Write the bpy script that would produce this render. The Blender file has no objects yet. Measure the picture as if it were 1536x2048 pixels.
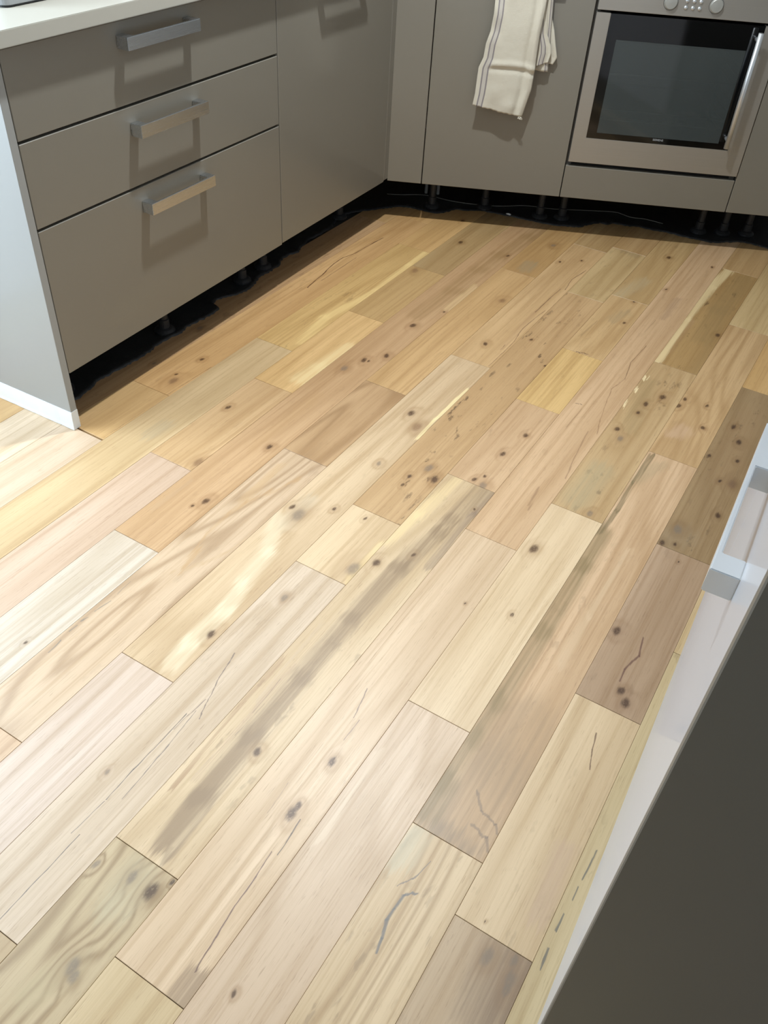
import bpy, bmesh, math, random
from mathutils import Vector, Matrix

# ---------------------------------------------------------------- camera
scn = bpy.context.scene
col = scn.collection
cd = bpy.data.cameras.new('camera'); cam = bpy.data.objects.new('camera', cd); col.objects.link(cam)
cam.location = (1.49694, -2.79532, 1.32784)
cam.rotation_euler = (0.845781, -0.053676, 0.515566)
cd.sensor_fit = 'VERTICAL'; cd.sensor_height = 36.0; cd.sensor_width = 27.0
cd.lens = 1707.405 / 2048 * 36.0
cd.clip_start = 0.01
scn.camera = cam

# ---------------------------------------------------------------- light, world, exposure
scn.view_settings.view_transform = 'Standard'
scn.view_settings.look = 'None'
scn.view_settings.gamma = 1.0
scn.view_settings.use_curve_mapping = False
scn.view_settings.exposure = 0.0

world = bpy.data.worlds.new('daylight'); scn.world = world; world.use_nodes = True
wb = world.node_tree.nodes['Background']
wb.inputs[0].default_value = (0.78, 0.88, 1.0, 1); wb.inputs[1].default_value = 2.0

def area(name, loc, aim, sx, sy, power, colr, shape='RECTANGLE'):
    l = bpy.data.lights.new(name, 'AREA'); l.shape = shape; l.size = sx; l.size_y = sy
    l.energy = power; l.color = colr
    o = bpy.data.objects.new(name, l); col.objects.link(o); o.location = loc
    o.rotation_euler = (Vector(aim) - Vector(loc)).to_track_quat('-Z', 'Y').to_euler()
    return o
# daylight falling in through the glazed door of the left wall (out of frame)
area('daylight_through_door', (-0.80, -2.28, 1.15), (0.35, -2.2, 0.35), 0.86, 1.7, 50, (0.70, 0.86, 1.0))
# added unseen fill lamp behind the camera, brightens the back cabinet fronts
area('rear_fill', (0.3, -3.95, 1.9), (0.3, -1.0, 0.9), 1.2, 0.8, 7, (0.84, 0.93, 1.0))
LAMP = (0.46, -0.88, 2.37)
LAMP_POWER = 46
LAMP_COLOUR = (0.90, 0.96, 1.0)

# ---------------------------------------------------------------- helpers
def lin(c):
    return tuple(((v/255)/12.92 if v/255 <= 0.04045 else ((v/255+0.055)/1.055)**2.4) for v in c) + (1.0,)
def link_mesh(name, me, m, parent=None, loc=None):
    o = bpy.data.objects.new(name, me); col.objects.link(o)
    if m is not None and not me.materials: me.materials.append(m)
    if parent is not None: o.parent = parent
    if loc is not None: o.location = loc
    return o
def obj(name, bm, m, parent=None, loc=None, smooth=False):
    me = bpy.data.meshes.new(name)
    bmesh.ops.recalc_face_normals(bm, faces=bm.faces[:])
    if smooth:
        for f in bm.faces: f.smooth = True
    bm.to_mesh(me); bm.free()
    return link_mesh(name, me, m, parent, loc)
def thing(name, label, cat, loc=(0, 0, 0), rz=0.0, group=None):
    o = bpy.data.objects.new(name, None); col.objects.link(o); o.empty_display_size = 0.1
    o.location = loc; o.rotation_euler = (0, 0, rz); o['label'] = label; o['category'] = cat
    if group: o['group'] = group
    return o
def tag(o, label, cat, group=None):
    o['label'] = label; o['category'] = cat
    if group: o['group'] = group
    return o
def struct(o): o['kind'] = 'structure'; return o
def box(bm, x0, x1, y0, y1, z0, z1, bev=0.0, seg=1):
    r = bmesh.ops.create_cube(bm, size=1.0)
    for v in r['verts']:
        v.co = Vector(((x0+x1)/2 + v.co.x*(x1-x0), (y0+y1)/2 + v.co.y*(y1-y0), (z0+z1)/2 + v.co.z*(z1-z0)))
    if bev > 0:
        es = list({e for v in r['verts'] for e in v.link_edges})
        bmesh.ops.bevel(bm, geom=es, offset=bev, segments=seg, profile=0.6, affect='EDGES')
def boxbm(*a, **k):
    bm = bmesh.new(); box(bm, *a, **k); return bm
def cyl(bm, p0, p1, r0, r1=None, n=20):
    r1 = r0 if r1 is None else r1
    p0, p1 = Vector(p0), Vector(p1); d = p1-p0
    q = d.to_track_quat('Z', 'Y').to_matrix().to_4x4()
    bmesh.ops.create_cone(bm, cap_ends=True, segments=n, radius1=r0, radius2=r1, depth=d.length,
                          matrix=Matrix.Translation((p0+p1)/2) @ q)
def lathe(bm, prof, axis_o=(0, 0, 0), axis='Z', n=24):
    rings = []
    for r, z in prof:
        ring = []
        for i in range(n):
            a = 2*math.pi*i/n; x, y = r*math.cos(a), r*math.sin(a)
            p = (x, y, z) if axis == 'Z' else (x, -z, y)
            ring.append(bm.verts.new(Vector(axis_o)+Vector(p)))
        rings.append(ring)
    for a, b in zip(rings[:-1], rings[1:]):
        for i in range(n): bm.faces.new((a[i], a[(i+1) % n], b[(i+1) % n], b[i]))
    bm.faces.new(rings[0][::-1]); bm.faces.new(rings[-1])
def tube(bm, pts, r, n=8):
    pts = [Vector(p) for p in pts]; rings = []
    for i, p in enumerate(pts):
        t = (pts[min(i+1, len(pts)-1)] - pts[max(i-1, 0)]).normalized()
        s = t.cross(Vector((0, 0, 1))); s = s.normalized() if s.length > 1e-4 else Vector((1, 0, 0)); u = s.cross(t)
        rings.append([bm.verts.new(p + (s*math.cos(2*math.pi*k/n) + u*math.sin(2*math.pi*k/n))*r) for k in range(n)])
    for a, b in zip(rings[:-1], rings[1:]):
        for i in range(n): bm.faces.new((a[i], a[(i+1) % n], b[(i+1) % n], b[i]))
    bm.faces.new(rings[0][::-1]); bm.faces.new(rings[-1])

# ---------------------------------------------------------------- materials
def new_mat(name):
    m = bpy.data.materials.new(name); m.use_nodes = True
    nt = m.node_tree; return m, nt, nt.nodes['Principled BSDF']
class NB:
    def __init__(s, nt): s.nt = nt
    def n(s, t, **kw):
        x = s.nt.nodes.new(t)
        for k, v in kw.items(): setattr(x, k, v)
        return x
    def put(s, inp, v):
        if isinstance(v, bpy.types.NodeSocket): s.nt.links.new(v, inp)
        elif v is not None: inp.default_value = v
    def math(s, op, a, b=None, c=None, clamp=False):
        x = s.n('ShaderNodeMath', operation=op, use_clamp=clamp)
        for i, v in enumerate((a, b, c)): s.put(x.inputs[i], v)
        return x.outputs[0]
    def vec(s, op, a, b=None, scale=None):
        x = s.n('ShaderNodeVectorMath', operation=op); s.put(x.inputs[0], a)
        if b is not None: s.put(x.inputs[1], b)
        if scale is not None: s.put(x.inputs['Scale'], scale)
        return x.outputs['Value'] if op in ('DOT_PRODUCT', 'LENGTH', 'DISTANCE') else x.outputs['Vector']
    def noise(s, v, scale=1.0, detail=2.0, rough=0.5, w=None, colr=False):
        x = s.n('ShaderNodeTexNoise', noise_dimensions='4D' if w is not None else '3D')
        s.put(x.inputs['Vector'], v); x.inputs['Scale'].default_value = scale
        x.inputs['Detail'].default_value = detail; x.inputs['Roughness'].default_value = rough
        if w is not None: s.put(x.inputs['W'], w)
        return x.outputs['Color'] if colr else x.outputs['Fac']
    def mix(s, f, a, b):
        x = s.n('ShaderNodeMix', data_type='RGBA'); s.put(x.inputs[0], f); s.put(x.inputs[6], a); s.put(x.inputs[7], b)
        return x.outputs[2]
    def rng(s, v, a, b, c=0.0, d=1.0, smooth=True):
        x = s.n('ShaderNodeMapRange', interpolation_type='SMOOTHSTEP' if smooth else 'LINEAR')
        for i, q in enumerate((v, a, b, c, d)): s.put(x.inputs[i], q)
        return x.outputs[0]
    def bump(s, h, strength, dist):
        x = s.n('ShaderNodeBump'); x.inputs['Strength'].default_value = strength
        x.inputs['Distance'].default_value = dist; s.put(x.inputs['Height'], h); return x.outputs[0]

def plain(name, rgb, rough=0.5, metal=0.0, var=0.03, scale=30.0, bump=0.0, coat=0.0, spec=0.5, coat_rough=0.08):
    m, nt, p = new_mat(name); b = NB(nt)
    tc = b.n('ShaderNodeTexCoord').outputs['Object']
    f = b.noise(tc, scale, 3.0)
    c = lin(rgb); dk = tuple(v*(1-var*2) for v in c[:3]) + (1,)
    b.put(p.inputs['Base Color'], b.mix(f, c, dk))
    b.put(p.inputs['Roughness'], b.math('MULTIPLY_ADD', f, 0.06, rough-0.03))
    p.inputs['Metallic'].default_value = metal; p.inputs['Specular IOR Level'].default_value = spec
    p.inputs['Coat Weight'].default_value = coat; p.inputs['Coat Roughness'].default_value = coat_rough
    if bump: b.put(p.inputs['Normal'], b.bump(b.noise(tc, scale*8, 3.0), bump, 0.002))
    return m
def brushed(name, rgb, rough, direction, metal=1.0):
    m, nt, p = new_mat(name); b = NB(nt)
    tc = b.n('ShaderNodeTexCoord').outputs['Object']
    v = b.vec('MULTIPLY', tc, direction)
    f = b.noise(v, 1.0, 3.0, 0.7); g = b.noise(tc, 6.0, 2.0)
    c = lin(rgb); dk = tuple(x*0.82 for x in c[:3]) + (1,)
    b.put(p.inputs['Base Color'], b.mix(b.math('MULTIPLY_ADD', f, 0.6, b.math('MULTIPLY', g, 0.4)), c, dk))
    b.put(p.inputs['Roughness'], b.math('MULTIPLY_ADD', f, 0.12, rough-0.06))
    p.inputs['Metallic'].default_value = metal
    b.put(p.inputs['Normal'], b.bump(f, 0.08, 0.0004))
    return m

FRONT = plain('grey_lacquer', (121, 116, 105), 0.42, var=0.01, scale=4, coat=0.55, coat_rough=0.16)
FRONT_GLOSS = plain('daylit_gloss_lacquer', (172, 173, 178), 0.40, var=0.01, scale=4, coat=0.35, coat_rough=0.06)  # front lacquer lightened: daylight and low-angle reflection put into its colour
SIDE = plain('shaded_panel_lacquer', (84, 81, 74), 0.5, var=0.01, scale=4, coat=0.1, coat_rough=0.3)  # shade on the camera-facing side is put into this darker colour
PANEL = plain('grey_panel_lacquer', (150, 151, 148), 0.45, var=0.01, scale=4, coat=0.3, coat_rough=0.2)
CARCASS = plain('carcass_board', (92, 90, 84), 0.6)
WORKTOP = plain('worktop_off_white', (176, 173, 162), 0.35, var=0.02, scale=3)
WHITE = plain('white_trim', (226, 228, 226), 0.45, var=0.02, scale=20)
STEEL = brushed('brushed_steel', (180, 176, 168), 0.44, (3, 3, 420), metal=0.75)
STEEL_H = brushed('brushed_steel_handle', (214, 218, 222), 0.26, (6, 500, 500))
CHROME = plain('polished_steel', (214, 214, 212), 0.14, metal=1.0, var=0.01)
BLACKGLASS = plain('black_glass', (9, 10, 11), 0.06, var=0.0, spec=0.6)
GAP = plain('dark_gap', (26, 24, 23), 0.8)
BLACKPL = plain('black_plastic', (44, 46, 48), 0.40, var=0.05)
STEEL_R = plain('satin_steel', (212, 216, 219), 0.36, metal=0.75, var=0.0)
STEEL_K = plain('matt_steel', (172, 172, 166), 0.45, metal=0.45, var=0.03)
WALL = plain('wall_paint', (208, 211, 213), 0.85, var=0.01, scale=3)
PLASTER = plain('bare_plaster', (130, 108, 86), 0.95, var=0.25, scale=14, bump=0.4)
CEIL = plain('ceiling_paint', (236, 233, 226), 0.9, var=0.01, scale=3)
CONCRETE = plain('subfloor_concrete', (74, 70, 66), 0.95, var=0.15, scale=9, bump=0.3)
# ---------------------------------------------------------------- oak
def mark_group():
    g = bpy.data.node_groups.new('wood_mark', 'ShaderNodeTree')
    for n, t in (('P', 'NodeSocketVector'), ('A', 'NodeSocketVector'), ('B', 'NodeSocketVector'), ('W', 'NodeSocketFloat'), ('S', 'NodeSocketFloat')):
        g.interface.new_socket(n, in_out='INPUT', socket_type=t)
    g.interface.new_socket('Fac', in_out='OUTPUT', socket_type='NodeSocketFloat')
    b = NB(g); i = g.nodes.new('NodeGroupInput').outputs; o = g.nodes.new('NodeGroupOutput')
    pa = b.vec('SUBTRACT', i[0], i[1]); ba = b.vec('SUBTRACT', i[2], i[1])
    h = b.math('DIVIDE', b.vec('DOT_PRODUCT', pa, ba), b.math('ADD', b.vec('DOT_PRODUCT', ba, ba), 1e-7), clamp=True)
    dist = b.vec('LENGTH', b.vec('SUBTRACT', pa, b.vec('SCALE', ba, scale=h)))
    lo = b.math('MULTIPLY', i[3], b.math('MULTIPLY_ADD', i[4], -0.7, 1.0)); hi = b.math('MULTIPLY', i[3], b.math('MULTIPLY_ADD', i[4], 0.9, 1.05))
    g.links.new(b.rng(dist, lo, hi, 1.0, 0.0), o.inputs[0])
    return g
MG = mark_group()
def oak(name, rgb, fig, mot, marks, cy, seed, ring=70.0, fine=1.0):
    m, nt, p = new_mat(name); b = NB(nt)
    P = b.n('ShaderNodeTexCoord').outputs['Object']
    P0 = b.vec('MULTIPLY', P, (1, 1, 0)); P0 = b.vec('ADD', P0, (0, 0, 0))
    off = (seed*3.17 % 50, seed*7.31 % 50, seed*1.7 % 9)
    S = lambda sx, sy: b.vec('ADD', b.vec('MULTIPLY', P, (sx, sy, 0.0)), off)
    wa = b.vec('SUBTRACT', b.noise(S(26, 7), 1, 3, 0.6, colr=True), (0.5, 0.5, 0.5))
    wb_ = b.vec('SUBTRACT', b.noise(S(140, 12), 1, 3, 0.7, colr=True), (0.5, 0.5, 0.5))
    warp = b.vec('ADD', b.vec('MULTIPLY', wa, (0.006, 0.03, 0)), b.vec('MULTIPLY', wb_, (0.004, 0.02, 0)))
    Pw = b.vec('ADD', P0, warp)
    Pc = b.vec('ADD', P0, b.vec('ADD', b.vec('MULTIPLY', wa, (0.010, 0.03, 0)), b.vec('MULTIPLY', wb_, (0.005, 0.015, 0))))
    ws = b.vec('SUBTRACT', b.noise(S(85, 1.8), 1, 4, 0.7, colr=True), (0.5, 0.5, 0.5))
    Pb = b.vec('ADD', P0, b.vec('ADD', b.vec('MULTIPLY', ws, (0.045, 0.12, 0)), b.vec('MULTIPLY', wb_, (0.006, 0.02, 0))))
    fibre = b.noise(S(380, 5), 1, 4, 0.7)
    streak = b.noise(S(95, 1.6), 1, 3, 0.6)
    tone = b.noise(S(11, 1.1), 1, 2, 0.5)
    low = b.noise(S(7, 1.0), 1, 1.5, 0.4)
    def mk(vec, A, B, W, Sf):
        x = b.n('ShaderNodeGroup'); x.node_tree = MG
        b.put(x.inputs[0], vec); b.put(x.inputs[1], A); b.put(x.inputs[2], B); x.inputs[3].default_value = W; x.inputs[4].default_value = Sf
        return x.outputs[0]
    halo = None; todo = []
    frag = b.rng(b.noise(S(330, 190), 1, 2, 0.6), 0.32, 0.46, 0.6, 1.0)
    Pk = b.vec('MULTIPLY', Pc, (1, 0.62, 0))
    for kind, u0, v0, u1, v1, w, sf, c, st in marks:
        v0 -= cy; v1 -= cy
        if kind == 'k':
            A = (u0, v0*0.62, 0)
            hf = mk(Pk, A, A, w*1.5, 1.0)
            halo = hf if halo is None else b.math('MAXIMUM', halo, hf)
            todo.append((b.math('MULTIPLY', mk(Pk, A, A, w*0.62, 0.7), frag), c, st, w))
        elif kind == 'c':
            todo.append((mk(Pc, (u0, v0, 0), (u1, v1, 0), w*0.42, sf), c, st, 0))
        else:
            f = mk(Pb, (u0, v0, 0), (u1, v1, 0), w, sf)
            f = b.math('MULTIPLY', f, b.rng(streak, 0.30, 0.62, 0.45, 1.0))
            todo.insert(0, (f, c, st, 0))
    ph = b.math('MULTIPLY_ADD', b.math('SUBTRACT', low, 0.5), fig*9.0, b.math('MULTIPLY', b.n_x(P, nt), ring/6.283))
    if halo is not None: ph = b.math('ADD', ph, b.math('MULTIPLY', halo, 0.9))
    rings = b.rng(b.math('PINGPONG', ph, 0.5), 0.05, 0.5)
    rings = b.math('POWER', rings, 1.8)
    rgb = tuple(0.8*v + 0.2*q for v, q in zip(rgb, (200, 169, 128)))
    r_, g_, b_ = rgb
    base = lin(rgb); dark = lin((r_*0.86, g_*0.82, b_*0.75)); pale = lin((min(255, r_*1.07), min(255, g_*1.08), min(255, b_*1.1)))
    c = b.mix(b.rng(tone, 0.3, 0.7), dark, pale)
    c = b.mix(0.62, c, base)
    c = b.mix(b.math('MULTIPLY', rings, min(0.85, 0.22+fig*0.35)), c, dark if fig < 1 else lin((r_*0.78, g_*0.73, b_*0.66)))
    c = b.mix(b.math('MULTIPLY', b.rng(streak, 0.46, 0.70), 0.5), c, lin((r_*0.84, g_*0.79, b_*0.71)))
    c = b.mix(b.math('MULTIPLY', b.rng(fibre, 0.5, 0.8), 0.42*fine), c, lin((r_*0.72, g_*0.64, b_*0.54)))
    c = b.mix(b.math('MULTIPLY', b.rng(fibre, 0.48, 0.2), 0.22*fine), c, pale)
    if mot > 0:
        fl = b.noise(b.vec('ADD', b.vec('MULTIPLY', Pw, (52, 17, 0)), off), 1, 3, 0.62)
        area_ = b.rng(b.noise(S(14, 3), 1, 2), 0.42, 0.6)
        fl = b.math('MULTIPLY', b.rng(fl, 0.585, 0.68), b.math('MULTIPLY', area_, mot))
        c = b.mix(fl, c, lin((r_*0.56, g_*0.52, b_*0.48)))
    pore = b.rng(b.noise(S(620, 26), 1, 2, 0.6), 0.62, 0.72)
    c = b.mix(b.math('MULTIPLY', pore, 0.35), c, lin((r_*0.62, g_*0.54, b_*0.44)))
    for f, cc, st, w in todo:
        c = b.mix(b.math('MULTIPLY', f, st), c, lin(cc))
    if halo is not None:
        c = b.mix(b.math('MULTIPLY', halo, 0.30), c, lin((r_*0.7, g_*0.6, b_*0.48)))
    b.put(p.inputs['Base Color'], c)
    b.put(p.inputs['Roughness'], b.math('MULTIPLY_ADD', fibre, 0.14, 0.34))
    p.inputs['Specular IOR Level'].default_value = 0.55
    b.put(p.inputs['Normal'], b.bump(b.math('ADD', fibre, b.math('MULTIPLY', rings, 0.4)), 0.10, 0.0006))
    return m
def _nx(self, P, nt):
    x = self.n('ShaderNodeSeparateXYZ'); self.put(x.inputs[0], P); return x.outputs[0]
NB.n_x = _nx

PHI = -0.0321365; X0 = 0.0082966; W = 0.1303378; PSI = 0.4091627
NBK = Vector((math.sin(PSI), -math.cos(PSI), 0)); TBK = Vector((math.cos(PSI), math.sin(PSI), 0))
def fl(u, t, z=0.0):
    a = X0 + u*W; return Vector((a*math.cos(PHI)-t*math.sin(PHI), a*math.sin(PHI)+t*math.cos(PHI), z))
JOINTS = {-5: [-2.7], -4: [-2.2, -3.3], -3: [-2.9], -2: [-1.95, -3.2], -1: [-0.006, -1.585, -2.75],
 0: [0.085, -1.356, -1.6, -2.9], 1: [-0.133, -0.971, -2.95], 2: [-0.259, -0.665, -1.151, -1.568, -3.1], 3: [-1.824, -3.0],
 4: [-0.082, -0.975, -1.364, -2.312, -3.3], 5: [0.274, -0.704, -2.069, -3.1], 6: [0.339, -0.106, -1.445, -1.675, -2.549],
 7: [-0.03, -0.463, -0.805, -1.212, -2.35, -3.2], 8: [-1.368, -2.485], 9: [0.42, -0.37, -1.167, -1.857, -3.2], 10: [0.009, -0.821, -2.066, -3.3],
 11: [-0.352, -1.159, -1.664, -2.162, -3.0], 12: [-1.456, -2.7], 13: [-0.6, -2.0, -3.3], 14: [0.2, -1.2, -2.6], 15: [-0.5, -1.9, -3.2]}
# plank tone, cathedral figure, mottling;  (row, index from the far end)
TONE = {
 (-1,0):((190,154,112),.3,.1),(-1,1):((186,150,110),.4,.3),(-1,2):((212,190,164),.5,.1),(-1,3):((210,186,160),.5,.1),
 (0,0):((200,160,112),.3,0),(0,1):((204,164,112),.5,.15),(0,2):((206,168,116),.3,0),(0,3):((210,188,166),.4,0),
 (1,0):((200,162,114),.3,.1),(1,1):((202,168,116),.4,.3),(1,2):((200,172,130),.4,0),
 (2,0):((172,144,106),.4,.1),(2,1):((192,160,116),.5,.1),(2,2):((218,182,126),.5,.1),(2,3):((204,168,124),.5,.1),(2,4):((198,170,148),.2,0),
 (3,0):((192,157,118),.4,.1),(3,1):((202,188,172),.8,.1),
 (4,0):((184,148,104),.5,.1),(4,1):((198,162,120),.4,.1),(4,2):((188,152,112),1.3,0),(4,3):((204,176,146),1.4,.1),
 (5,0):((176,146,108),.5,.2),(5,1):((200,167,130),.4,.1),(5,2):((206,178,142),.6,.1),(5,3):((208,186,170),.3,0),
 (6,0):((182,150,112),.4,.1),(6,1):((192,166,128),.8,.2),(6,2):((188,155,112),.4,.9),(6,3):((212,184,146),.3,0),(6,4):((204,182,158),.7,.1),(6,5):((178,152,114),1.2,.1),
 (7,0):((184,154,114),.5,.2),(7,1):((198,166,128),.5,.15),(7,2):((208,174,122),.4,.1),(7,3):((198,166,130),.4,.2),(7,4):((206,180,144),.6,.3),(7,5):((184,162,126),1.9,.2),
 (8,0):((200,168,132),.4,.1),(8,1):((210,182,150),.5,.1),(8,2):((206,182,142),.6,0),
 (9,0):((178,146,108),.3,.1),(9,1):((162,130,86),.4,.8),(9,2):((188,160,118),.9,.6),(9,3):((216,190,154),.2,.05),(9,4):((206,180,154),.9,.05),
 (10,0):((196,172,134),.4,0),(10,1):((190,158,122),.9,.1),(10,2):((200,166,130),.7,.2),(10,3):((204,178,142),1.2,.3),
 (11,0):((202,164,114),.3,.1),(11,1):((142,118,84),.5,.7),(11,2):((166,138,112),.5,.2),(11,3):((210,184,148),.5,.2),(11,4):((186,162,134),.6,.3),
 (12,0):((200,178,138),.3,0),(12,1):((200,180,140),.3,.2),
}
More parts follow.
